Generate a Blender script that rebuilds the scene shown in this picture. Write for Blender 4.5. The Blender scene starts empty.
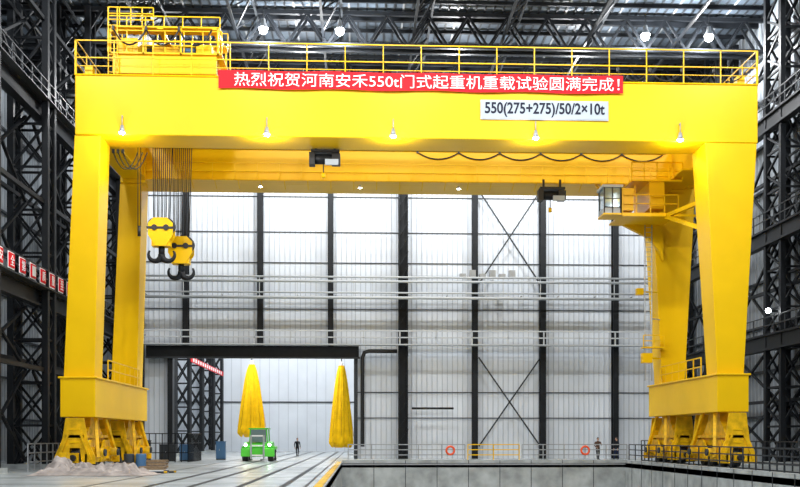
import bpy, math, random
from mathutils import Vector, Matrix, noise
random.seed(7)
scene = bpy.context.scene
try:
    scene.view_settings.view_transform = 'Standard'
    scene.view_settings.look = 'None'
except Exception:
    pass

# ------------------------------------------------------------------ materials
def mat(name, col, rough=0.5, metal=0.0, var=0.0, vscale=1.0, bump=0.0, bscale=20.0, emit=0.0, alpha=None, trans=0.0, spec=0.5):
    m = bpy.data.materials.new(name); m.use_nodes = True
    nt = m.node_tree; b = nt.nodes['Principled BSDF']
    b.inputs['Base Color'].default_value = (*col, 1)
    b.inputs['Roughness'].default_value = rough
    b.inputs['Metallic'].default_value = metal
    b.inputs['Specular IOR Level'].default_value = spec
    if trans: b.inputs['Transmission Weight'].default_value = trans
    tc = nt.nodes.new('ShaderNodeTexCoord')
    if var > 0:
        n = nt.nodes.new('ShaderNodeTexNoise'); n.inputs['Scale'].default_value = vscale; n.inputs['Detail'].default_value = 5
        nt.links.new(tc.outputs['Object'], n.inputs['Vector'])
        r = nt.nodes.new('ShaderNodeValToRGB')
        r.color_ramp.elements[0].position = 0.3; r.color_ramp.elements[1].position = 0.7
        r.color_ramp.elements[0].color = tuple(max(0, c*(1-var)) for c in col) + (1,)
        r.color_ramp.elements[1].color = tuple(min(1, c*(1+var*0.5)) for c in col) + (1,)
        nt.links.new(n.outputs['Fac'], r.inputs['Fac']); nt.links.new(r.outputs['Color'], b.inputs['Base Color'])
    if bump > 0:
        n2 = nt.nodes.new('ShaderNodeTexNoise'); n2.inputs['Scale'].default_value = bscale
        nt.links.new(tc.outputs['Object'], n2.inputs['Vector'])
        bp = nt.nodes.new('ShaderNodeBump'); bp.inputs['Strength'].default_value = bump
        nt.links.new(n2.outputs['Fac'], bp.inputs['Height']); nt.links.new(bp.outputs['Normal'], b.inputs['Normal'])
    if emit > 0:
        b.inputs['Emission Color'].default_value = (*col, 1); b.inputs['Emission Strength'].default_value = emit
    return m

YEL = mat('yellow_crane_paint', (0.88, 0.53, 0.002), 0.36, var=0.06, vscale=0.5, spec=0.2)
YEL2 = mat('yellow_worn_paint', (0.80, 0.46, 0.006), 0.45, var=0.4, vscale=2.5, spec=0.2)
DRK = mat('dark_structural_steel', (0.009, 0.011, 0.014), 0.5, var=0.3, vscale=2, spec=0.25)
DRK2 = mat('grey_steel', (0.035, 0.040, 0.046), 0.5, var=0.3, vscale=2, spec=0.3)
GALV = mat('galvanised_steel', (0.40, 0.42, 0.44), 0.4, 0.3, var=0.15, vscale=3)
PIPE = mat('light_grey_pipe', (0.55, 0.58, 0.60), 0.4)
WALL = mat('white_wall_panel', (0.72, 0.77, 0.83), 0.40, var=0.08, vscale=0.35)
WALLR = mat('white_wall_rib', (0.46, 0.50, 0.55), 0.45)
SIDE = mat('side_wall_panel', (0.25, 0.28, 0.31), 0.5, var=0.2, vscale=0.4)
ROOF = mat('roof_sheet', (0.085, 0.11, 0.14), 0.4, var=0.35, vscale=0.5)
FLOOR = mat('polished_concrete_floor', (0.50, 0.54, 0.54), 0.25, var=0.25, vscale=0.45, bump=0.05, bscale=3)
CONC = mat('pit_concrete', (0.40, 0.43, 0.43), 0.75, var=0.35, vscale=1.2, bump=0.2, bscale=12)
RED = mat('red_banner_cloth', (0.72, 0.008, 0.016), 0.6, spec=0.2)
WHT = mat('white_lettering', (0.9, 0.9, 0.9), 0.6)
PLATE = mat('grey_sign_plate', (0.42, 0.47, 0.51), 0.45)
NAVY = mat('dark_lettering', (0.01, 0.012, 0.03), 0.5, spec=0.2)
BLK = mat('black_rubber', (0.012, 0.012, 0.012), 0.5)
ROPE = mat('wire_rope', (0.03, 0.03, 0.03), 0.5, 0.3)
BAG = mat('yellow_water_bag_fabric', (0.97, 0.57, 0.004), 0.6, var=0.15, vscale=2, spec=0.15)
GRN = mat('green_machine_paint', (0.10, 0.66, 0.05), 0.35)
GLS = mat('cab_glass', (0.25, 0.33, 0.36), 0.08, 0.3)
LAMP = mat('lamp_lens', (0.95, 0.98, 1.0), 0.3, emit=30)
SHEET = mat('crumpled_sheet', (0.42, 0.37, 0.34), 0.85, var=0.45, vscale=1.8, spec=0.05)
ORG = mat('orange_lifebuoy', (0.85, 0.10, 0.02), 0.5)
BLUE = mat('blue_cabinet', (0.05, 0.14, 0.28), 0.5)
WOOD = mat('pallet_wood', (0.28, 0.19, 0.11), 0.8, var=0.3, vscale=4)
SKIN = mat('skin', (0.55, 0.33, 0.23), 0.6)
HAIR = mat('black_hair', (0.015, 0.012, 0.01), 0.6)
CLD = mat('dark_cloth', (0.015, 0.017, 0.022), 0.8, spec=0.1)
CLN = mat('navy_cloth', (0.02, 0.03, 0.07), 0.8, spec=0.1)
CLG = mat('brown_cloth', (0.12, 0.07, 0.05), 0.8, spec=0.1)

# ------------------------------------------------------------------ mesh builder
class MB:
    def __init__(s): s.v=[]; s.f=[]; s.m=[]; s.mats=[]; s.sm=[]
    def mi(s, m):
        if m not in s.mats: s.mats.append(m)
        return s.mats.index(m)
    def hexa(s, p, m):
        b=len(s.v); s.v += [tuple(q) for q in p]; k=s.mi(m)
        for f in ((0,3,2,1),(4,5,6,7),(0,1,5,4),(1,2,6,5),(2,3,7,6),(3,0,4,7)):
            s.f.append(tuple(b+i for i in f)); s.m.append(k); s.sm.append(False)
        return s
    def box(s,x0,x1,y0,y1,z0,z1,m):
        return s.hexa([(x0,y0,z0),(x1,y0,z0),(x1,y1,z0),(x0,y1,z0),(x0,y0,z1),(x1,y0,z1),(x1,y1,z1),(x0,y1,z1)],m)
    def beam(s,p,q,w,m,h=None):
        p=Vector(p);q=Vector(q);h=h or w;d=(q-p)
        if d.length<1e-6:return
        d.normalize();u=Vector((0,0,1)) if abs(d.z)<0.95 else Vector((0,1,0))
        a=d.cross(u).normalized();c=a.cross(d).normalized()
        a=a*w/2;c=c*h/2
        s.hexa([p-a-c,p+a-c,p+a+c,p-a+c,q-a-c,q+a-c,q+a+c,q-a+c],m)
    def tube(s,pts,r,m,n=8,cap=True,smooth=True):
        pts=[Vector(p) for p in pts]; N=len(pts)
        rr = r if isinstance(r,(list,tuple)) else [r]*N
        b=len(s.v);k=s.mi(m);prev=None
        for i,p in enumerate(pts):
            d=(pts[min(i+1,N-1)]-pts[max(i-1,0)]).normalized()
            if prev is None:
                u=Vector((0,0,1)) if abs(d.z)<0.9 else Vector((0,1,0)); a=d.cross(u).normalized()
            else:
                a=(prev-d*prev.dot(d)).normalized()
            prev=a;c=d.cross(a)
            for j in range(n):
                t=2*math.pi*j/n; s.v.append(tuple(p+(a*math.cos(t)+c*math.sin(t))*rr[i]))
        for i in range(N-1):
            for j in range(n):
                s.f.append((b+i*n+j,b+i*n+(j+1)%n,b+(i+1)*n+(j+1)%n,b+(i+1)*n+j));s.m.append(k);s.sm.append(smooth)
        if cap:
            s.f.append(tuple(b+j for j in range(n))[::-1]);s.m.append(k);s.sm.append(False)
            s.f.append(tuple(b+(N-1)*n+j for j in range(n)));s.m.append(k);s.sm.append(False)
    def prism(s,poly,axis,a0,a1,m):
        b=len(s.v);n=len(poly);k=s.mi(m)
        for a in (a0,a1):
            for (u,w) in poly:
                s.v.append({'x':(a,u,w),'y':(u,a,w),'z':(u,w,a)}[axis])
        s.f.append(tuple(b+i for i in range(n)));s.m.append(k);s.sm.append(False)
        s.f.append(tuple(b+n+i for i in range(n))[::-1]);s.m.append(k);s.sm.append(False)
        for i in range(n):
            j=(i+1)%n;s.f.append((b+j,b+i,b+n+i,b+n+j));s.m.append(k);s.sm.append(False)
    def sphere(s,c,r,m,n=10,sc=(1,1,1)):
        b=len(s.v);k=s.mi(m)
        for i in range(n+1):
            ph=math.pi*i/n
            for j in range(n*2):
                t=math.pi*j/n
                s.v.append((c[0]+r*sc[0]*math.sin(ph)*math.cos(t),c[1]+r*sc[1]*math.sin(ph)*math.sin(t),c[2]+r*sc[2]*math.cos(ph)))
        for i in range(n):
            for j in range(2*n):
                s.f.append((b+i*2*n+j,b+(i+1)*2*n+j,b+(i+1)*2*n+(j+1)%(2*n),b+i*2*n+(j+1)%(2*n)));s.m.append(k);s.sm.append(True)
    def rail(s,p,q,h,m,n=2,step=1.9,r=0.035):
        p=Vector(p);q=Vector(q);L=(q-p).length;k=max(1,round(L/step))
        for i in range(k+1):
            a=p.lerp(q,i/k);s.beam(a,a+Vector((0,0,h)),r*2,m)
        for i in range(1,n+1):
            o=Vector((0,0,h*i/n));s.beam(p+o,q+o,r*2,m)
    def finish(s,name,parent=None,bevel=0):
        me=bpy.data.meshes.new(name);me.from_pydata(s.v,[],s.f)
        for m in s.mats: me.materials.append(m)
        for i,p in enumerate(me.polygons):
            p.material_index=s.m[i];p.use_smooth=s.sm[i]
        me.update()
        import bmesh
        bm=bmesh.new();bm.from_mesh(me);bmesh.ops.recalc_face_normals(bm,faces=bm.faces);bm.to_mesh(me);bm.free()
        o=bpy.data.objects.new(name,me);scene.collection.objects.link(o)
        if parent: o.parent=parent
        if bevel:
            bv=o.modifiers.new('bevel','BEVEL');bv.width=bevel;bv.segments=2;bv.limit_method='ANGLE'
        return o
def empty(name,loc=(0,0,0)):
    e=bpy.data.objects.new(name,None);e.location=loc;scene.collection.objects.link(e);return e

def text(name,body,m,x0,x1,zc,height,loc,rot,parent,bold=0.0):
    cu=bpy.data.curves.new(name,'FONT');cu.body=body;cu.align_x='LEFT';cu.extrude=0.008;cu.offset=bold
    cu.size=1.0
    o=bpy.data.objects.new(name,cu);scene.collection.objects.link(o);o.data.materials.append(m)
    bpy.context.view_layer.update()
    bb=[Vector(c) for c in o.bound_box]
    mnx=min(c.x for c in bb);mxx=max(c.x for c in bb);mny=min(c.y for c in bb);mxy=max(c.y for c in bb)
    w=max(mxx-mnx,1e-3);h=max(mxy-mny,1e-3)
    sx=(x1-x0)/w;sy=height/h
    o.scale=(sx,sy,1);o.rotation_euler=rot
    R=Matrix.Rotation(rot[2],4,'Z')@Matrix.Rotation(rot[0],4,'X')
    off=R@Vector((mnx*sx,(mny+mxy)/2*sy,0))
    o.location=Vector(loc)-off
    if parent:o.parent=parent
    return o

# ------------------------------------------------------------------ room shell
PX0,PX1,PY1=-1.2,18.0,65.5
b=MB()
b.box(-26,PX0,-12,126,-0.3,0,FLOOR)
b.box(PX0,27,PY1,126,-0.3,0,FLOOR)
b.box(PX1,27,-12,PY1,-0.3,0,FLOOR)
for y in (24,30,36,42,48,54,60,66,72,78): b.box(-17,PX0-.4,y,y+.04,0,.004,DRK2)
b.finish('floor')
b=MB()
b.box(PX0,PX1,PY1,PY1+.5,-7,0.2,CONC)
b.box(PX1,PX1+.5,-12,PY1+.5,-7,0.2,CONC)
b.box(PX0-.35,PX0,-12,PY1+.5,-7,0.06,CONC)
b.box(PX0,PX1,-12,PY1,-7.3,-7,CONC)
for i in range(1,9): b.box(PX0+i*2.13-.02,PX0+i*2.13+.02,PY1-.02,PY1,-7,0.2,DRK2)
for i in range(0,30): b.box(PX1-.02,PX1,i*2.2-.02,i*2.2+.02,-7,0.2,DRK2)
b.box(PX0,PX1,PY1-.06,PY1,-0.12,-0.04,GALV)
b.box(PX0-.34,PX0-.06,20,PY1,0.06,0.09,YEL2)
b.finish('floor_test_pit')

def panel_wall(b,x0,x1,z0,z1,y,step=0.42,m=WALL,mr=WALLR):
    b.box(x0,x1,y,y+.25,z0,z1,m)
    n=int((x1-x0)/step)
    for i in range(n+1):
        x=x0+i*step
        if x+.05<=x1: b.box(x,x+.05,y-.05,y,z0,z1,mr)
b=MB()
panel_wall(b,-26,-15.4,0,30,80)
panel_wall(b,-15.4,-0.4,9.1,30,80)
panel_wall(b,-0.4,27,0,30,80)
for z in (21.4,18.5,16.0,12.2,5.4,3.3,25.5):
    x0=-17.6 if z>9.1 else -0.4
    b.box(x0,27,79.9,79.945,z,z+.07,DRK2)
b.finish('wall_back')
b=MB(); panel_wall(b,-26,27,0,30,125,1.2)
b.box(-26,27,124.8,124.96,6.2,6.35,DRK2); b.finish('wall_far')
def side_wall(name,x,s):
    b=MB(); b.box(min(x,x+.25*s),max(x,x+.25*s),-12,126,0,30,SIDE)
    for i in range(0,230):
        y=-12+i*.6; b.box(min(x,x-.04*s),max(x,x-.04*s),y,y+.06,0,30,WALLR)
    for z in range(3,30,3): b.box(min(x-.3*s,x-.05*s),max(x-.3*s,x-.05*s),-12,126,z,z+.15,DRK2)
    b.finish(name)
side_wall('wall_left',-26,-1)
side_wall('wall_right',27,1)
b=MB(); b.box(-26.2,27.2,-12,126,30,30.3,ROOF)
for i in range(0,90):
    x=-26+i*.6; b.box(x,x+.12,-12,126,29.94,30,GALV if i%6==0 else DRK2)
b.finish('ceiling')
b=MB()
for i in range(0,60):
    y=-11+i*2.3; b.box(-26,27,y,y+.14,29.7,29.94,DRK)
b.finish('ceiling_purlins')
def truss(y,zb=27.5,zt=29.6):
    b=MB()
    for dy in (-.45,.45):
        b.beam((-26,y+dy,zb),(27,y+dy,zb),.26,DRK);b.beam((-26,y+dy,zt),(27,y+dy,zt),.26,DRK)
        n=20
        for i in range(n):
            xa=-26+53*i/n;xb=-26+53*(i+1)/n;xm=(xa+xb)/2
            b.beam((xa,y+dy,zb),(xm,y+dy,zt),.15,DRK);b.beam((xm,y+dy,zt),(xb,y+dy,zb),.15,DRK)
            if dy<0: b.beam((xa,y-.45,zb),(xb,y+.45,zb),.08,DRK)
    b.finish('roof_truss')
for y in (4,16,28,40,52,64.5,73,79,100): truss(y)
for x in (-20,-14,-8,-2.4,3.5,9.4,15,21):
    b=MB();b.beam((x,0,28.0),(x,79,28.0),.16,DRK);b.beam((x+1.2,0,29.5),(x+1.2,79,29.5),.14,DRK2)
    n=26
    for i in range(n):
        ya=i*3.0;b.beam((x,ya,28.0),(x+1.2,ya+1.5,29.5),.09,DRK);b.beam((x+1.2,ya+1.5,29.5),(x,ya+3,28.0),.09,DRK)
    b.finish('roof_bracing')

def lattice(xa,xb,ya,yb,z1=29.5,post=.34,step=2.4,br=.12):
    b=MB()
    for x in (xa,xb):
        for y in (ya,yb):
            b.beam((x,y,0),(x,y,z1),post,DRK)
    n=int(z1/step)
    for i in range(n):
        z0=i*step;z2=z0+step;zm=z0+step/2
        for x in (xa,xb):
            b.beam((x,ya,z0),(x,yb,zm),br,DRK);b.beam((x,yb,zm),(x,ya,z2),br,DRK)
            b.beam((x,ya,z0),(x,yb,z0),br,DRK)
        for y in (ya,yb):
            b.beam((xa,y,z0),(xb,y,z2),br,DRK);b.beam((xb,y,z0),(xa,y,z2),br,DRK)
            b.beam((xa,y,z0),(xb,y,z0),br,DRK)
    b.box(min(xa,xb)-.4,max(xa,xb)+.4,ya-.4,yb+.4,0,.25,CONC)
    b.finish('lattice_column')
for y in (38.5,47,55.6,64,72,78.4): lattice(-19.4,-17.5,y-.6,y+.6)
for y in (40,50,58.5,69,78.4): lattice(25.3,26.6,y-1.1,y+1.1,post=.3)
for y in (91,99,107,115,122): lattice(-18.6,-17.2,y-.4,y+.4,z1=14,post=.3)
b=MB()
for (z,x) in ((10.0,-17.9),(20.5,-17.9)):
    b.box(x-.25,x+.25,30,79,z-1.0,z-.85,DRK);b.box(x-.06,x+.06,30,79,z-.85,z-.15,DRK);b.box(x-.25,x+.25,30,79,z-.15,z,DRK)
    b.rail((x+.55,30,z),(x+.55,79,z),1.0,DRK2,2,1.5,.03)
    b.box(x+.2,x+.7,30,79,z-.06,z,DRK2)
for (z) in (5.5,14.8,25):
    b.beam((-17.6,30,z),(-17.6,79,z),.22,DRK);b.beam((-19.3,30,z+.6),(-19.3,79,z+.6),.22,DRK)
ys=[38.5,47,55.6,64,72,78.4]
for i in range(5):
    for (z0,z1) in ((0.4,5.5),(5.5,9),(10,14.8),(14.8,19.6),(20.6,25)):
        b.beam((-18.6,ys[i]+.6,z0),(-18.6,ys[i+1]-.6,z1),.15,DRK)
        b.beam((-18.6,ys[i]+.6,z1),(-18.6,ys[i+1]-.6,z0),.15,DRK)
b.finish('runway_girder')
b=MB()
for z in (8.0,14.5,21.5):
    b.box(25.0,25.5,35,79,z-.9,z-.75,DRK);b.box(25.2,25.3,35,79,z-.75,z,DRK);b.box(25.0,25.5,35,79,z,z+.12,DRK)
    b.rail((24.95,35,z+.1),(24.95,79,z+.1),1.0,DRK2,2,1.5,.03)
for z in (4,11,18,25): b.beam((26,35,z),(26,79,z),.2,DRK)
yy=[40,50,58.5,69,78.4]
for i in range(4):
    for (z0,z1) in ((.4,4),(4,8),(8.2,14),(14.6,21),(21.6,27)):
        b.beam((26,yy[i]+1.1,z0),(26,yy[i+1]-1.1,z1),.14,DRK);b.beam((26,yy[i]+1.1,z1),(26,yy[i+1]-1.1,z0),.14,DRK)
b.finish('runway_girder')
sb=empty('slogan_board')
b=MB();ch='安全第一质量至上'
for i in range(8):
    y=47.0+i*1.6
    b.box(-17.28,-17.22,y,y+.75,10.15,10.85,RED);b.box(-17.29,-17.27,y-.07,y+.82,10.08,10.92,WHT)
b.finish('boards',sb)
for i,c in enumerate(ch):
    y=47.0+i*1.6
    text('character_%d'%(i+1),c,WHT,y+.12,y+.63,0,.52,(-17.2,y+.12,10.5),(math.pi/2,0,math.pi/2),sb,.004)

for x in (-14.1,-8.1,-2.4,3.5,9.4,15.0,21.0):
    b=MB();z0=9.16 if x<-1 else 0
    w=.22 if abs(x-3.5)>.1 else .38
    b.box(x-w,x+w,79.1,79.2,z0,29,DRK);b.box(x-w,x+w,79.75,79.85,z0,29,DRK);b.box(x-.06,x+.06,79.2,79.75,z0,29,DRK)
    if abs(x-3.5)<.1:
        b.box(x-w,x-w+.08,78.6,79.1,z0,29,DRK);b.box(x+w-.08,x+w,78.6,79.1,z0,29,DRK)
        for i in range(24): b.beam((x-w,78.6,i*1.2),(x+w,78.6,i*1.2+1.2),.08,DRK)
    b.finish('steel_column')
b=MB()
for (z0,z1) in ((1.0,8.3),(14.3,22)):
    b.beam((9.7,79.3,z0),(14.8,79.3,z1),.11,DRK2);b.beam((9.7,79.4,z1),(14.8,79.4,z0),.11,DRK2)
b.finish('wall_cross_bracing')
b=MB();b.box(-17.2,-0.1,79.0,79.9,8.2,9.15,DRK);b.box(-17.2,0,78.8,79.0,8.1,8.25,DRK2)
b.box(-15.5,-15.1,79.1,79.9,0,8.2,DRK);b.box(-.5,-.2,79.1,79.9,0,8.2,DRK2);b.finish('door_1')
b=MB();b.tube([(.2,78.6,1),(.2,78.6,8.2),(.35,78.6,8.6),(.7,78.6,8.7),(3.0,78.6,8.7)],.16,BLK,10)
b.tube([(4.2,78.9,4.1),(7.6,78.9,4.1)],.09,BLK);b.finish('exhaust_duct')
b=MB()
for z,r in ((14.55,.08),(14.2,.10),(13.3,.07),(12.9,.12)): b.tube([(-17.2,77.8,z),(23.6,77.8,z)],r,PIPE,8)
for i in range(28):
    x=-17+i*1.5;b.beam((x,77.8,12.9),(x,77.8,14.55),.05,PIPE)
    if i%2==0: b.beam((x,77.8,13.1),(x,79.05,13.1),.07,DRK2)
for i in range(0,6):
    x=8+i*.8; b.box(x,x+.5,77.9,78.4,14.6,15.2 if i%2 else 14.9,GALV)
b.finish('pipe_gallery')
b=MB();b.rail((-17.2,78.2,9.25),(23.6,78.2,9.25),1.05,PIPE,2,3.0,.045);b.box(-17.2,23.6,78.1,79.0,9.17,9.25,PIPE)
b.finish('wall_walkway')

# ------------------------------------------------------------------ gantry crane
crane=empty('gantry_crane')
FY0,FY1,RY0,RY1=50.0,52.2,59.3,61.5
GX0,GX1,GZ0,GZ1=-14.45,20.75,17.1,20.15
b=MB();b.box(GX0,GX1,FY0,FY1,GZ0,GZ1,YEL)
b.box(GX0-.03,GX1+.03,FY0-.08,FY0,GZ1-.06,GZ1+.02,YEL)
b.finish('front_girder',crane,.04)
b=MB();b.box(GX0,GX1,RY0,RY1,GZ0,GZ1,YEL)
b.finish('rear_girder',crane,.04)
b=MB()
for x0,x1 in ((-14.3,-12.9),(19.2,20.6)):
    b.box(x0,x1,FY1,RY0,17.3,19.6,YEL)
b.finish('end_ties',crane,.03)
b=MB()
def leg(b,xb0,xb1,xt0,xt1,yb0,yb1,yt0,yt1,zb,zt):
    b.hexa([(xb0,yb0,zb),(xb1,yb0,zb),(xb1,yb1,zb),(xb0,yb1,zb),(xt0,yt0,zt),(xt1,yt0,zt),(xt1,yt1,zt),(xt0,yt1,zt)],YEL)
leg(b,-15.05,-13.5,-14.5,-13.2,50.1,51.6,50.1,52.0,4.75,17.1)
leg(b,-15.05,-13.5,-14.5,-13.2,59.5,61.0,59.5,61.3,4.75,17.1)
leg(b,18.65,20.05,18.0,20.72,50.1,51.7,50.05,52.15,5.0,17.1)
leg(b,18.65,20.05,18.0,20.72,59.4,61.0,59.4,61.4,5.0,17.1)
b.finish('legs',crane,.03)
b=MB()
b.box(-15.1,-13.35,49.7,61.7,2.75,4.75,YEL);b.box(18.5,20.15,49.7,61.7,3.05,5.0,YEL)
b.box(-15.2,-13.25,49.62,61.78,4.7,4.8,YEL);b.box(18.4,20.25,49.62,61.78,4.95,5.05,YEL)
b.finish('sill_beams',crane,.03)
def bogies(xc,ztop):
    b=MB()
    for yc in (51.6,59.8):
        b.prism([(yc-.8,ztop),(yc+.8,ztop),(yc+.9,ztop-.45),(yc+2.1,1.55),(yc+2.1,1.3),(yc-2.1,1.3),(yc-2.1,1.55),(yc-.9,ztop-.45)],'x',xc-.32,xc+.32,YEL2)
        for yb in (yc-1.35,yc+1.35):
            for sx in (-1,1):
                x0=xc+sx*.5
                b.prism([(yb-1.15,.45),(yb-1.15,.9),(yb-.45,1.6),(yb+.45,1.6),(yb+1.15,.9),(yb+1.15,.45)],'x',min(x0,x0+sx*.1),max(x0,x0+sx*.1),YEL2)
            b.box(xc-.5,xc+.5,yb-.25,yb+.25,1.0,1.5,YEL2)
            for yw in (yb-.65,yb+.65):
                b.tube([(xc-.22,yw,.68),(xc+.22,yw,.68)],.48,DRK2,20)
                b.tube([(xc-.66,yw,.68),(xc+.66,yw,.68)],.16,YEL2,12)
            for sx in (-1,1):
                b.tube([(xc+sx*.6,yb,.95),(xc+sx*1.15,yb,.95)],.22,YEL2,12)
                b.tube([(xc+sx*1.15,yb,.95),(xc+sx*1.25,yb,.95)],.18,DRK2,12)
                b.box(xc+sx*.62-.14,xc+sx*.62+.14,yb-.3,yb+.3,.6,1.25,YEL2)
        for ye in (yc-2.5,yc+2.4):
            b.prism([(xc-.45,ztop-.05),(xc+.45,ztop-.05),(xc+.62,1.6),(xc+1.0,.75),(xc+1.0,.4),(xc+.35,.4),(xc+.25,1.2),(xc-.25,1.2),(xc-.35,.4),(xc-1.0,.4),(xc-1.0,.75),(xc-.62,1.6)],'y',ye,ye+.1,YEL2)
            for zz in (1.45,2.1): b.box(xc-.25,xc+.25,ye-.03,ye,zz,zz+.07,YEL)
            b.beam((xc-.8,ye-.04,.6),(xc-.3,ye-.04,1.9),.1,YEL2);b.beam((xc+.8,ye-.04,.6),(xc+.3,ye-.04,1.9),.1,YEL2)
            b.box(xc-.2,xc+.2,ye-.25,ye+.3,.45,.95,YEL2)
            b.tube([(xc,ye-.5,.7),(xc,ye-.25,.7)],.16,BLK,12)
        b.box(xc-.45,xc+.45,yc-2.5,yc+2.4,1.7,1.85,YEL2)
        for sx in (-1,1):
            b.beam((xc+sx*.6,yc-.9,ztop),(xc+sx*1.0,yc-1.9,.7),.16,YEL2)
            b.beam((xc+sx*.6,yc+.9,ztop),(xc+sx*1.0,yc+1.9,.7),.16,YEL2)
    b.finish('bogies',crane)
bogies(-14.2,2.75);bogies(19.33,3.05)
b=MB()
b.rail((GX0,50.05,GZ1),(GX1,50.05,GZ1),1.75,YEL,2,1.95,.026)
b.beam((GX0,50.05,GZ1+.45),(GX1,50.05,GZ1+.45),.035,YEL)
b.rail((GX0,61.4,GZ1),(GX1,61.4,GZ1),1.6,YEL2,2,1.95,.022)
b.rail((GX1-.05,50.05,GZ1),(GX1-.05,61.4,GZ1),1.75,YEL,3,1.9,.026)
b.rail((GX0+.05,50.05,GZ1),(GX0+.05,61.4,GZ1),1.75,YEL,3,1.9,.026)
b.box(-12.8,19.0,58.5,59.3,17.1,17.17,YEL)
b.rail((-12.8,58.5,17.15),(19,58.5,17.15),1.0,YEL,2,1.3,.026)
for i in range(24): b.beam((-12.8+i*1.38,58.5,17.1),(-12.8+i*1.38,59.3,16.8),.06,YEL)
for y in (51.1,60.4): b.box(GX0+.3,GX1-.3,y-.07,y+.07,GZ1,GZ1+.16,DRK2)
b.rail((18.45,52.0,5.05),(18.45,59.2,5.05),1.0,YEL,2,1.2,.03)
b.rail((-13.3,52.0,4.8),(-13.3,59.2,4.8),1.0,YEL,2,1.2,.03)
b.finish('railings',crane)
b=MB()
for dx in (0,.42): b.tube([(17.45+dx,59.0,5.2),(17.45+dx,59.0,15.0)],.04,PIPE,6)
for i in range(33): b.beam((17.45,59.0,5.3+i*.3),(17.87,59.0,5.3+i*.3),.03,PIPE)
b.beam((17.9,59.0,14.6),(18.3,59.5,14.6),.06,GALV);b.beam((17.9,59.0,9),(18.6,59.5,9),.06,GALV)
b.box(17.0,17.4,59.1,59.5,10.5,10.9,YEL);b.beam((17.2,59.3,10.7),(18.5,59.5,10.7),.08,YEL);b.box(17.3,18.6,58.8,59.4,7.2,7.28,YEL)
b.rail((17.3,58.8,7.28),(18.6,58.8,7.28),.7,YEL,2,.6,.025)
b.box(17.3,17.9,58.9,59.4,6.3,6.9,YEL);b.beam((17.9,59.2,6.6),(18.6,59.5,6.6),.1,YEL)
b.finish('ladder',crane)
b=MB()
b.box(14.2,15.3,56.3,57.7,14.75,14.85,YEL)
b.box(14.25,15.25,56.35,57.65,14.85,15.2,PLATE);b.box(14.28,15.22,56.38,57.62,15.2,16.35,GLS);b.box(14.15,15.35,56.25,57.75,16.35,16.5,PLATE)
for x in (14.27,14.75,15.23):
    for y in (56.37,57.63): b.beam((x,y,14.85),(x,y,16.4),.07,DRK2)
b.beam((14.27,56.37,15.2),(15.23,56.37,15.2),.07,DRK2);b.beam((14.27,56.36,15.7),(15.23,56.36,15.7),.04,DRK2)
b.finish('operator_cab',crane)
b=MB()
b.box(15.3,18.6,56.2,59.3,14.75,14.85,YEL);b.box(15.3,16.0,56.3,57.6,15.0,16.3,YEL)
b.box(17.0,17.9,56.6,59.3,15.2,16.9,YEL)
b.rail((15.3,56.2,14.85),(18.6,56.2,14.85),1.05,YEL,2,.8,.03)
b.beam((15.3,56.2,14.7),(19.6,56.2,14.7),.14,YEL)
b.box(15.9,18.9,56.4,59.3,16.75,16.85,YEL);b.rail((15.9,56.4,16.85),(18.9,56.4,16.85),1.0,YEL,2,.7,.03)
b.box(18.4,19.9,54.9,59.3,17.0,17.1,YEL)
for x in (14.4,15.2,16.4,17.6): b.beam((x,57.5,16.4),(x,59.0,17.15),.1,YEL);b.beam((x,57.5,14.8),(x,57.5,17.0),.08,YEL)
b.prism([(16.1,14.75),(18.6,14.75),(18.6,12.6),(18.3,13.2),(17.6,14.0)],'y',59.0,59.3,YEL)
b.beam((18.9,52.2,13.0),(17.9,56.4,14.7),.22,YEL);b.beam((18.9,52.2,14.7),(17.9,56.4,14.7),.22,YEL)
b.finish('cab_platform',crane)
t=MB()
TX0,TX1=-12.7,-7.4
for y in (50.9,60.0): t.box(TX0,TX1,y-.35,y+.35,20.45,21.4,YEL)
for x in (TX0,-10.4,TX1-.6): t.box(x,x+.6,50.9,60.0,20.6,21.5,YEL)
for x in (TX0+.6,TX0+1.6,TX1-.6,TX1-1.6):
    for y in (51.1,60.4): t.tube([(x,y-.1,20.62),(x,y+.1,20.62)],.32,DRK2,16)
t.box(TX0-.2,TX1+.3,50.4,60.6,21.4,21.48,YEL)
for x,y in ((-11.4,53),(-8.9,53),(-11.4,57.6),(-8.9,57.6)):
    t.tube([(x-1.0,y,22.1),(x+1.0,y,22.1)],.55,DRK2,20);t.tube([(x-1.1,y,22.1),(x-1.0,y,22.1)],.7,YEL,20);t.tube([(x+1.0,y,22.1),(x+1.1,y,22.1)],.7,YEL,20)
t.box(-12.5,-11.5,50.9,52.2,21.48,22.4,YEL);t.box(-8.5,-7.7,50.9,51.8,21.48,22.1,YEL)
t.box(-10.7,-9.4,50.9,51.8,21.48,21.95,YEL2);t.tube([(-9.3,51.3,21.8),(-8.6,51.3,21.8)],.25,BLUE,14)
t.box(-12.9,-7.2,50.4,51.3,22.75,22.83,YEL);t.box(-12.9,-7.2,52.8,53.5,22.75,22.83,YEL)
for x in (-12.9,-10.4,-7.6): t.box(x,x+.3,50.4,53.5,22.68,22.76,YEL)
for x in (-12.8,-11.1,-9.2,-7.3):
    for y in (50.45,53.4): t.beam((x,y,21.4),(x,y,22.8),.10,YEL)
t.rail((TX0-.2,50.4,21.48),(TX1+.3,50.4,21.48),1.1,YEL,2,.95,.024)
t.rail((-12.9,50.42,22.83),(-7.2,50.42,22.83),.5,YEL,1,.95,.024)
t.rail((-12.9,53.4,22.83),(-7.2,53.4,22.83),.9,YEL,2,.95,.024)
t.rail((-12.9,50.45,22.83),(-10.6,50.45,22.83),.95,YEL,3,.6,.024)
t.box(-12.5,-11.3,52.8,53.3,22.83,23.3,GALV)
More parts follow.
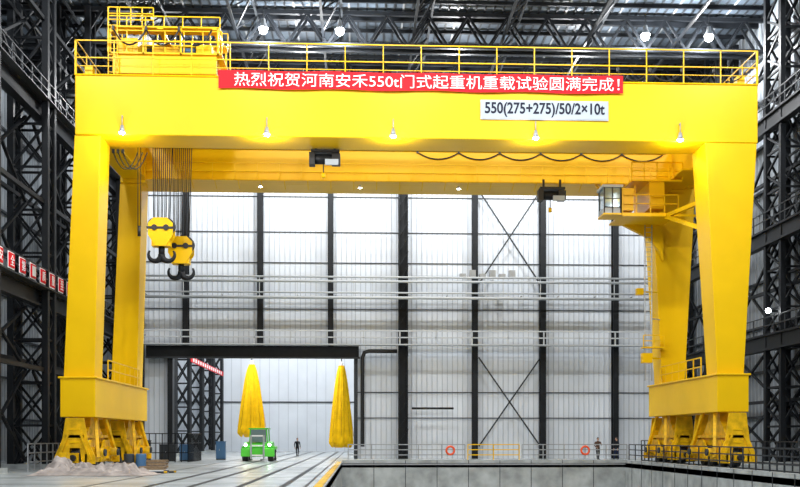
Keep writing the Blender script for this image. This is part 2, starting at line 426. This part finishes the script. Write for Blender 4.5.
for x in (-12.85,-12.4): t.beam((x,50.3,20.2),(x,50.3,23.7),.05,YEL)
for i in range(11): t.beam((-12.85,50.3,20.4+i*.3),(-12.4,50.3,20.4+i*.3),.03,YEL)
t.finish('trolley',crane)
def festoon(b,x0,x1,y,z,n,sag,r=.035):
    w=(x1-x0)/n
    for i in range(n):
        pts=[(x0+w*(i+k/10),y,z-sag*(1-(2*k/10-1)**2)) for k in range(11)]
        b.tube(pts,r,BLK,6,smooth=True)
        b.box(x0+w*i-.06,x0+w*i+.06,y-.06,y+.06,z-.05,z+.15,BLK)
b=MB()
festoon(b,-12.6,-7.6,50.28,22.6,3,.8,.045)
festoon(b,3.5,18.6,59.22,19.1,6,.4,.04)
b.tube([(-12.5,59.2,19.2),(18.8,59.2,19.2)],.03,DRK2,6)
festoon(b,13.5,20.3,50.5,20.95,4,.5)
for i in range(3):
    festoon(b,-13.2+i*.25,-12.9+i*.25+1,52.7,17.0,1,.9,.03)
b.finish('festoon_cables',crane)
def hook(xc,yc,zt,sc=1.0):
    b=MB()
    H=1.55*sc;W=.68*sc
    for dy in (-.38,.3):
        b.prism([(xc-W*.55,zt),(xc+W*.55,zt),(xc+W,zt-.3*sc),(xc+W,zt-.95*sc),(xc+W*.45,zt-H),(xc-W*.45,zt-H),(xc-W,zt-.95*sc),(xc-W,zt-.3*sc)],'y',yc+dy,yc+dy+.08,YEL)
    for dx in (-.32,.32):
        b.tube([(xc+dx*sc,yc-.25,zt-.4*sc),(xc+dx*sc,yc+.25,zt-.4*sc)],.42*sc,DRK2,20)
        b.tube([(xc+dx*sc,yc-.45,zt-.55*sc),(xc+dx*sc,yc-.38,zt-.55*sc)],.16*sc,BLK,14)
    b.box(xc-W*1.1,xc+W*1.1,yc-.42,yc-.36,zt-.62*sc,zt-.5*sc,BLK)
    b.box(xc-.5*sc,xc+.5*sc,yc-.3,yc+.3,zt-H,zt-H+.35,YEL)
    b.tube([(xc,yc,zt-H+.1),(xc,yc,zt-H-.5*sc)],.17*sc,DRK,12)
    zc=zt-H-.45*sc
    for s_ in (-1,1):
        pts=[];rr=[]
        for k in range(13):
            a=math.radians(180-15*k*1.2)
            R=.36*sc
            pts.append((xc+s_*(R+R*math.cos(a)),yc,zc+.02-R*math.sin(a)*1.0));rr.append((.20-.012*k)*sc)
        b.tube(pts,rr,DRK,10)
    for i in range(5):
        f=(i-2)/2
        for dy in (-.15,.15):
            b.tube([(xc+f*W*.6,yc+dy,zt-.4),(xc+f*W*.75+.1,yc+dy*3,21.3)],.024,ROPE,6)
    b.finish('hook_block',crane)
hook(-11.0,54.5,13.85,1.0);hook(-10.25,56.3,13.2,1.0)
b=MB()
for x,y in ((-12.1,53.6),(-11.95,53.6)): b.tube([(x,y,13.2),(x,y,21.3)],.02,ROPE,6)
b.tube([(-12.03,53.6,12.7),(-12.03,53.6,13.25)],.09,BLK,8)
b.finish('reeving_ropes',crane)
def aux(xc,yc,zt,top):
    b=MB()
    b.box(xc-.75,xc+.75,yc-.3,yc+.3,zt-.12,zt,BLK);b.tube([(xc-.6,yc,zt-.45),(xc+.35,yc,zt-.45)],.27,DRK,16)
    b.box(xc+.35,xc+.8,yc-.3,yc+.3,zt-.75,zt-.2,BLK);b.box(xc-.85,xc-.55,yc-.3,yc+.25,zt-.8,zt-.15,BLK)
    b.box(xc+.0,xc+.7,yc-.42,yc-.3,zt-.85,zt-.55,PLATE)
    for x in (xc-.5,xc+.5): b.box(x-.06,x+.06,yc-.06,yc+.06,zt,top,BLK)
    b.tube([(xc-.1,yc,zt-.6),(xc-.1,yc,zt-1.3)],.03,BLK,6);b.tube([(xc-.1,yc,zt-1.2),(xc-.1,yc,zt-1.45)],.1,YEL,10)
    b.finish('auxiliary_hoist',crane)
aux(-1.85,52.0,17.0,17.1);aux(11.5,58.0,16.7,17.2)
b=MB()
for x in (-12.05,-4.75,1.7,9.05,16.6):
    b.tube([(x,49.86,18.05),(x,49.86,17.5)],.025,GALV,6);b.beam((x,49.86,18.0),(x,50.0,18.0),.05,GALV)
    b.tube([(x,49.86,17.55),(x,49.86,17.38),(x,49.86,17.17)],[.07,.11,.18],GALV,12)
    b.tube([(x,49.86,17.18),(x,49.86,17.10)],[.15,.12],LAMP,12)
for x in (0,6,12,-6):
    b.tube([(x,59.0,17.0),(x,59.0,16.85)],[.06,.13],GALV,10);b.tube([(x,59,16.85),(x,59,16.82)],.1,LAMP,10)
b.finish('girder_lamps',crane)
for x in (-12.05,-4.75,1.7,9.05,16.6):
    l=bpy.data.lights.new('girder_bulb','POINT');l.energy=330;l.shadow_soft_size=.12;l.color=(1,.98,.95)
    o=bpy.data.objects.new('girder_bulb',l);o.location=(x,49.8,16.75);scene.collection.objects.link(o);o.parent=crane
b=MB()
for y in (51.1,60.4): b.box(20.0,20.4,y-.25,y+.25,20.3,20.9,YEL);b.box(-14.2,-13.8,y-.25,y+.25,20.3,20.9,YEL)
b.finish('end_stops',crane)

cs=empty('capacity_sign')
b=MB();b.box(6.2,12.85,49.92,49.98,18.12,19.12,GALV);b.box(6.25,12.8,49.9,49.93,18.17,19.07,PLATE);b.finish('plate',cs)
text('lettering','550(275+275)/50/2×10t',NAVY,6.42,12.65,0,.76,(6.42,49.885,18.62),(math.pi/2,0,0),cs,.022)
bn=empty('celebration_banner')
b=MB();n=60
k=b.mi(RED);base=len(b.v)
for i in range(n+1):
    x=-7.2+20.8*i/n;dy=.02*math.sin(i*.9);sag=.03*math.sin(i*.45)
    b.v+= [(x,49.86+dy,19.5+sag),(x,49.86-dy*.5,20.42+sag*.6)]
for i in range(n):
    b.f.append((base+2*i,base+2*i+2,base+2*i+3,base+2*i+1));b.m.append(k);b.sm.append(True)
b.finish('cloth',bn)
text('lettering','热烈祝贺河南安禾550t门式起重机重载试验圆满完成！',WHT,-6.4,13.4,0,.7,(-6.4,49.8,19.96),(math.pi/2,0,0),bn,0.0)

# ------------------------------------------------------------------ floor rails
b=MB()
b.box(-14.26,-14.14,47.2,66,.0,.2,DRK2);b.box(-14.45,-13.95,47.2,66,0,.03,DRK2)
b.prism([(47.2,0),(47.2,1.0),(47.45,1.0),(48.1,0)],'x',-14.4,-14.0,YEL2)
b.box(19.27,19.39,10,66,.0,.2,DRK2);b.box(19.08,19.58,10,66,0,.03,DRK2)
b.finish('crane_rail')
b=MB()
for x in (-7.4,-5.9,-4.2,-2.7):
    b.box(x-.12,x+.12,15,120,0,.008,DRK2);b.box(x-.035,x+.035,15,120,.008,.012,DRK)
for x in (-9.6,-1.9): b.box(x-.05,x+.05,15,118,0,.01,DRK2)
b.finish('floor_track_rails')

def guard(name,p,q,m=GALV,h=1.05,z=.2):
    b=MB();b.rail((p[0],p[1],z),(q[0],q[1],z),h,m,3,1.5,.03);b.finish(name)
guard('guard_railing',(-.8,65.75),(7.1,65.75));guard('guard_railing',(11.0,65.75),(18.2,65.75))
guard('guard_railing',(18.25,20),(18.25,65.4),DRK2)
guard('safety_gate',(7.3,65.75),(10.8,65.75),YEL)
for x in (6.1,15.3):
    b=MB();b.tube([(x+.27*math.cos(a),65.62,.85+.27*math.sin(a)) for a in [math.pi*2*k/20 for k in range(21)]],.07,ORG,8,cap=False)
    b.finish('lifebuoy')
b=MB()
for (p,q) in (((-16.9,68.5),(-12.0,68.5)),((-12.0,68.5),(-12.0,74)),((-16.9,68.5),(-16.9,74))):
    b.rail((p[0],p[1],0),(q[0],q[1],0),2.0,DRK,3,.45,.03)
b.finish('fence_cage')
b=MB();b.rail((-16.8,50,0),(-16.8,66,0),1.4,GALV,3,1.0,.03);b.finish('fence')
b=MB();b.rail((-21,44.5,0),(-17,44.5,0),1.3,GALV,3,1.0,.03);b.finish('fence')
b=MB();b.rail((21.6,46,0),(21.6,74,0),1.5,DRK2,4,.9,.03);b.rail((21.6,46,0),(24.4,46,0),1.5,DRK2,4,.9,.03);b.finish('fence')
for x,y,w,h,m in ((-15.9,70,.9,1.5,DRK2),(-14.6,71.5,1.1,1.2,DRK2),(-13.2,71.8,.9,1.2,BLUE),(-11.2,76.2,.7,1.4,BLUE),(22.4,62,1.2,1.6,GALV),(22.6,68,1.1,1.8,DRK2)):
    b=MB();b.box(x,x+w,y,y+.6,.08,h,m);b.box(x+.05,x+w/2-.02,y-.03,y,.2,h-.1,m);b.box(x+w/2+.02,x+w-.05,y-.03,y,.2,h-.1,m);b.box(x+w/2-.1,x+w/2-.06,y-.06,y-.03,h*.5,h*.6,GALV);b.box(x-.03,x+w+.03,y-.03,y+.63,h,h+.04,m)
    b.box(x,x+w,y+.05,y+.55,0,.08,BLK)
    b.finish('control_cabinet')
b=MB();N=110;M=40;k=b.mi(SHEET);base=len(b.v)
for j in range(M+1):
    for i in range(N+1):
        u=i/N;v=j/M
        x=-14.9+5.6*u;y=43.6+3.0*v
        e=min(1,5*min(u,1-u))*min(1,3*min(v,1-v))
        nz=abs(noise.noise(Vector((x*1.1,y*1.1,0))))*.9+abs(noise.noise(Vector((x*2.7,y*2.7,4))))*.5+.2
        b.v.append((x+.1*math.sin(y*5),y+.2*math.sin(x*1.3),max(0.02,e*nz*(1.05-.5*u))))
for j in range(M):
    for i in range(N):
        a=base+j*(N+1)+i;b.f.append((a,a+1,a+N+2,a+N+1));b.m.append(k);b.sm.append(True)
o=b.finish('crumpled_tarpaulin')
def pallet(x,y,n=2):
    b=MB()
    for q in range(n):
        z=q*.16
        for i in range(3): b.box(x,x+1.2,y+i*.42,y+i*.42+.12,z,z+.1,WOOD)
        for i in range(6): b.box(x+i*.21,x+i*.21+.13,y,y+.96,z+.1,z+.13,WOOD)
    b.finish('wooden_pallet')
pallet(-12.4,48.0,3);pallet(-10.9,48.4,2);pallet(-12.2,55.5,3)
b=MB()
for i,(x,y) in enumerate(((-12.2,52.0),(-11.6,52.1),(-11.9,52.6))):
    b.tube([(x,y,0),(x,y,.06),(x,y,.42),(x,y,.8),(x,y,.86)],[.26,.28,.27,.28,.26],(DRK2,BLUE,YEL2)[i],18)
b.finish('oil_drums')
b=MB()
for i in range(9): b.tube([(-12.6+random.random()*.6,46.6+i*.12,.06+.05*(i%2)),(-9.4+random.random()*.5,46.7+i*.12,.06+.05*(i%2))],.05,(DRK2,GALV,YEL2)[i%3],8)
b.finish('pipe_bundle')

# ------------------------------------------------------------------ water bags
def waterbag(xc,yc,zb,zt,rb,top):
    b=MB();R=26;S=64;k=b.mi(BAG)
    for i in range(R+1):
        f=i/R;z=zt+(zb-zt)*f
        r=.2+(rb-.2)*(f**.62) if f<.93 else rb*(1-.2*((f-.93)/.07)**2)
        for j in range(S):
            a=2*math.pi*j/S
            fold=1+.09*math.sin(a*8+f*1.5)*(.4+f*.6)+.05*math.sin(a*15+1.3+f*3)
            b.v.append((xc+r*fold*math.cos(a),yc+r*fold*math.sin(a),z+.15*f*math.sin(a*5)))
    for i in range(R):
        for j in range(S):
            b.f.append((i*S+j,(i+1)*S+j,(i+1)*S+(j+1)%S,i*S+(j+1)%S));b.m.append(k);b.sm.append(True)
    b.f.append(tuple(range(R*S,(R+1)*S)));b.m.append(k);b.sm.append(False)
    b.f.append(tuple(range(S))[::-1]);b.m.append(k);b.sm.append(False)
    b.tube([(xc,yc,zt-.05),(xc,yc,zt+.35)],.14,WHT,10)
    b.tube([(xc,yc,zt+.3),(xc,yc,top)],.04,ROPE,6)
    for j in range(8):
        a=j*math.pi/4;b.tube([(xc+.24*math.cos(a),yc+.24*math.sin(a),zt+.02),(xc+rb*.74*math.cos(a),yc+rb*.74*math.sin(a),zt+(zb-zt)*.5),(xc+rb*1.04*math.cos(a),yc+rb*1.04*math.sin(a),zt+(zb-zt)*.88)],.025,YEL2,5)
    b.finish('water_load_bag')
waterbag(-9.3,84.2,1.9,8.0,1.15,11.98);waterbag(-1.6,83.8,1.0,7.9,1.0,11.98)
b=MB();b.box(-17.2,26,83.2,84.9,12,13.2,YEL);b.box(-17.3,-16.7,82,85.8,11.5,12,YEL);b.box(25.4,26.0,82,85.8,11.5,12,YEL)
b.finish('overhead_crane_beam',None,.03)
b=MB();b.box(-16.9,-16.85,98,121,9.3,9.85,RED)
for i in range(14): b.box(-16.85,-16.83,99+i*1.5,99.8+i*1.5,9.4,9.75,WHT)
b.finish('red_banner')

# ------------------------------------------------------------------ green forklift
e=empty('forklift');b=MB();X,Y=-7.35,71.6
b.prism([(Y-1.2,.45),(Y-1.2,1.1),(Y-.6,1.35),(Y+.9,1.45),(Y+1.5,1.3),(Y+1.6,.5)],'x',X-.95,X+.95,GRN)
b.box(X-1.2,X+1.2,Y-1.35,Y-1.05,.35,.95,GRN)
b.box(X-1.2,X-.75,Y-.9,Y+1.3,.85,1.1,GRN);b.box(X+.75,X+1.2,Y-.9,Y+1.3,.85,1.1,GRN)
b.finish('chassis',e,.05)
b=MB()
for sx in (-.8,.8):
    for yy_ in (Y-.7,Y+1.0):
        b.beam((X+sx*.8,yy_*1.0,1.3),(X+sx*.72,yy_,2.35),.09,GRN)
b.box(X-.7,X+.7,Y-.85,Y+1.15,2.32,2.42,GRN);b.box(X-.55,X+.55,Y-.72,Y-.68,1.4,2.3,GLS)
b.box(X-.3,X+.3,Y+.2,Y+.8,1.4,1.6,BLK);b.box(X-.3,X+.3,Y+.75,Y+.85,1.6,2.1,BLK)
b.tube([(X,Y-.2,1.4),(X,Y-.35,1.8)],.03,BLK,6);b.tube([(X+.18*math.cos(a),Y-.35,1.8+.18*math.sin(a)) for a in [k*.4 for k in range(17)]],.025,BLK,6)
b.finish('overhead_guard',e)
b=MB()
for sx in (-1,1):
    b.box(X+sx*.45-.06,X+sx*.45+.06,Y-1.6,Y-1.42,.2,1.9,GALV)
    b.box(X+sx*.4-.08,X+sx*.4+.08,Y-2.7,Y-1.6,.12,.18,DRK2)
for z in (.4,1.1,1.8): b.box(X-.5,X+.5,Y-1.58,Y-1.45,z,z+.1,WHT)
b.finish('mast',e)
b=MB()
for sx in (-1,1):
    for y_ in (Y-.85,Y+1.05):
        b.tube([(X+sx*.72,y_,.435),(X+sx*1.12,y_,.435)],.42,BLK,20);b.tube([(X+sx*1.1,y_,.435),(X+sx*1.14,y_,.435)],.2,WHT,14)
b.finish('wheels',e)
b=MB()
for sx in (-1,1): b.tube([(X+sx*.85,Y-1.4,1.2),(X+sx*.85,Y-1.34,1.2)],.09,LAMP,12);b.box(X+sx*.85-.1,X+sx*.85+.1,Y-1.34,Y-1.2,1.05,1.35,GRN)
b.finish('headlights',e)

# ------------------------------------------------------------------ people
def person(name,loc,yaw,top,bottom,arms=0,stride=.12,H=1.72):
    root=empty(name,loc);root.rotation_euler=(0,0,yaw)
    S=H/1.75
    J=dict(pel=(0,0,.95),ch=(0,0,1.28),nk=(0,0,1.47),hd=(0,-.01,1.56),
      sl=(-.2,0,1.42),sr=(.2,0,1.42),hl=(-.1,0,.9),hr=(.1,0,.9),
      kl=(-.11,-stride*.6-.02,.5),kr=(.11,stride*.2-.02,.5),al=(-.12,-stride,.09),ar=(.12,stride,.09),
      fl=(-.13,-stride-.17,.045),fr=(.13,stride-.17,.045))
    if arms==0:
        J.update(el=(-.27,.03,1.13),er=(.27,.03,1.13),wl=(-.27,-.07,.88),wr=(.27,-.07,.88))
    else:
        J.update(el=(-.27,.02,1.13),er=(.28,-.06,1.16),wl=(-.2,-.17,.98),wr=(.16,-.26,1.25))
    E=[('pel','ch'),('ch','nk'),('nk','hd'),('ch','sl'),('ch','sr'),('sl','el'),('sr','er'),('el','wl'),('er','wr'),('pel','hl'),('pel','hr'),('hl','kl'),('hr','kr'),('kl','al'),('kr','ar'),('al','fl'),('ar','fr')]
    Rr=dict(pel=(.15,.11),ch=(.17,.115),nk=(.06,.06),hd=(.055,.055),sl=(.07,.07),sr=(.07,.07),el=(.05,.05),er=(.05,.05),wl=(.033,.033),wr=(.033,.033),hl=(.095,.095),hr=(.095,.095),kl=(.062,.062),kr=(.062,.062),al=(.045,.045),ar=(.045,.045),fl=(.035,.035),fr=(.035,.035))
    names=list(J);idx={n:i for i,n in enumerate(names)}
    me=bpy.data.meshes.new('body');me.from_pydata([tuple(c*S for c in J[n]) for n in names],[(idx[a],idx[c]) for a,c in E],[])
    o=bpy.data.objects.new('tmp_body',me);scene.collection.objects.link(o)
    sk=o.modifiers.new('skin','SKIN')
    for i,n in enumerate(names):
        me.skin_vertices[0].data[i].radius=tuple(r*S for r in Rr[n]);me.skin_vertices[0].data[i].use_root=(n=='pel')
    ss=o.modifiers.new('sub','SUBSURF');ss.levels=2;ss.render_levels=2
    bpy.context.view_layer.update()
    dg=bpy.context.evaluated_depsgraph_get();m2=bpy.data.meshes.new_from_object(o.evaluated_get(dg))
    bpy.data.objects.remove(o)
    ob=bpy.data.objects.new('body',m2);scene.collection.objects.link(ob);ob.parent=root
    m2.materials.clear()
    for m in (SKIN,top,bottom,BLK): m2.materials.append(m)
    for p in m2.polygons:
        p.use_smooth=True;c=p.center/S
        if c.z>1.49:i=0
        elif c.z>.93 or abs(c.x)>.2:i=1
        elif c.z>.1:i=2
        else:i=3
        p.material_index=i
    b=MB()
    hc=Vector((0,-.02,1.64))
    b.sphere(hc*S,.1*S,SKIN,10,(.8,1.0,1.2))
    b.sphere((hc+Vector((0,.018,.03)))*S,.105*S,HAIR,10,(.83,.98,1.08))
    b.tube([(0,(-.115)*S,1.655*S),(0,-.145*S,1.625*S),(0,-.118*S,1.615*S)],[.008,.016,.01],SKIN,6)
    for sx in (-1,1):
        b.sphere((sx*.032*S,-.112*S,1.655*S),.011,BLK,5);b.sphere((sx*.083*S,-.01*S,1.635*S),.022,SKIN,5,(.5,.8,1.2))
    b.box(-.025,.025,-.115*S,-.108*S,1.582*S,1.59*S,RED)
    b.finish('head',root)
    b=MB()
    for w,el,sx in (('wl','el',-1),('wr','er',1)):
        W=Vector(J[w])*S;d=(W-Vector(J[el])*S).normalized()
        side=(Vector((0,-1,0))-d*d.dot(Vector((0,-1,0)))).normalized()
        b.tube([W-d*.01,W+d*.04,W+d*.09],[.03,.042,.036],SKIN,8)
        for k_,L in enumerate((.065,.078,.072,.055)):
            p0=W+d*.085+side*(.027-.018*k_);b.tube([p0,p0+d*L*.5,p0+d*L+Vector((-sx*.012,0,0))],[.009,.009,.007],SKIN,6)
        p0=W+d*.03+side*.035;b.tube([p0,p0+d*.03+side*.025,p0+d*.06+side*.028],[.011,.01,.008],SKIN,6)
    b.finish('hands',root)
person('person',(18.35,74.5,0),math.radians(15),CLG,CLD,1)
person('person',(19.9,74.8,0),math.radians(-70),CLD,CLN,0)
person('person',(-5.65,88,0),math.radians(20),CLD,CLD,0,.2,1.68)

# ------------------------------------------------------------------ high-bay lamps + light
def highbay(x,y,z=28.0,P=4500,r=.35):
    e=empty('high_bay_lamp');b=MB()
    b.tube([(x,y,z+1.5),(x,y,z+.5)],.04,DRK2,6);b.tube([(x,y,z+.7),(x,y,z+.45),(x,y,z+.25),(x,y,z+.1)],[.12,.16,.26,.32],GALV,16,cap=False)
    b.sphere((x,y,z),.27,LAMP,8);b.finish('fixture',e)
    l=bpy.data.lights.new('bulb','POINT');l.energy=P;l.shadow_soft_size=r;l.color=(.97,.985,1.0)
    o=bpy.data.objects.new('bulb',l);o.location=(x,y,z-.7);scene.collection.objects.link(o);o.parent=e
for y in (6,22,38): 
    for x in (-16,-6.2,3,12,23): highbay(x,y,27.2,3500 if y<30 else 4300)
for x in (-6.2,-1.3,18.6,22.8): highbay(x,62.8,27.9,3200)
for x in (-15,-4,7,16): highbay(x,70.5,26.8,2700)
for x in (-13,-3): highbay(x,93,20,5200);highbay(x,112,20,4200)
for p in ((24.7,58.0,9.4),):
    b=MB();b.sphere(p,.16,LAMP,8);b.beam((p[0],p[1],p[2]+.1),(p[0]+.25,p[1],p[2]+.1),.06,DRK2);b.finish('bulkhead_lamp')
for x in (-12.5,-5.5):  # unseen lamps added behind the lintel to brighten the water bags
    e=empty('bag_fill_lamp');b=MB();b.box(x-.3,x+.3,80.9,81.0,10.0,10.5,DRK2);b.box(x-.26,x+.26,81.0,81.03,10.04,10.46,LAMP);b.beam((x,80.25,10.25),(x,80.9,10.25),.08,DRK2);b.finish('housing',e)
    l=bpy.data.lights.new('bulb','POINT');l.energy=1100;l.shadow_soft_size=.2
    o=bpy.data.objects.new('bulb',l);o.location=(x,81.3,10.2);scene.collection.objects.link(o);o.parent=e

w=bpy.data.worlds.new('hall_daylight');scene.world=w;w.use_nodes=True
bg=w.node_tree.nodes['Background'];bg.inputs['Color'].default_value=(.85,.92,1,1);bg.inputs['Strength'].default_value=.34

# ------------------------------------------------------------------ camera
cam=bpy.data.cameras.new('camera');co=bpy.data.objects.new('camera',cam);scene.collection.objects.link(co)
co.location=(0,0,1.7);co.rotation_euler=(math.pi/2,0,math.radians(-2.35))
cam.sensor_width=36;cam.lens=43.8;cam.shift_y=.243;cam.clip_end=400
scene.camera=co
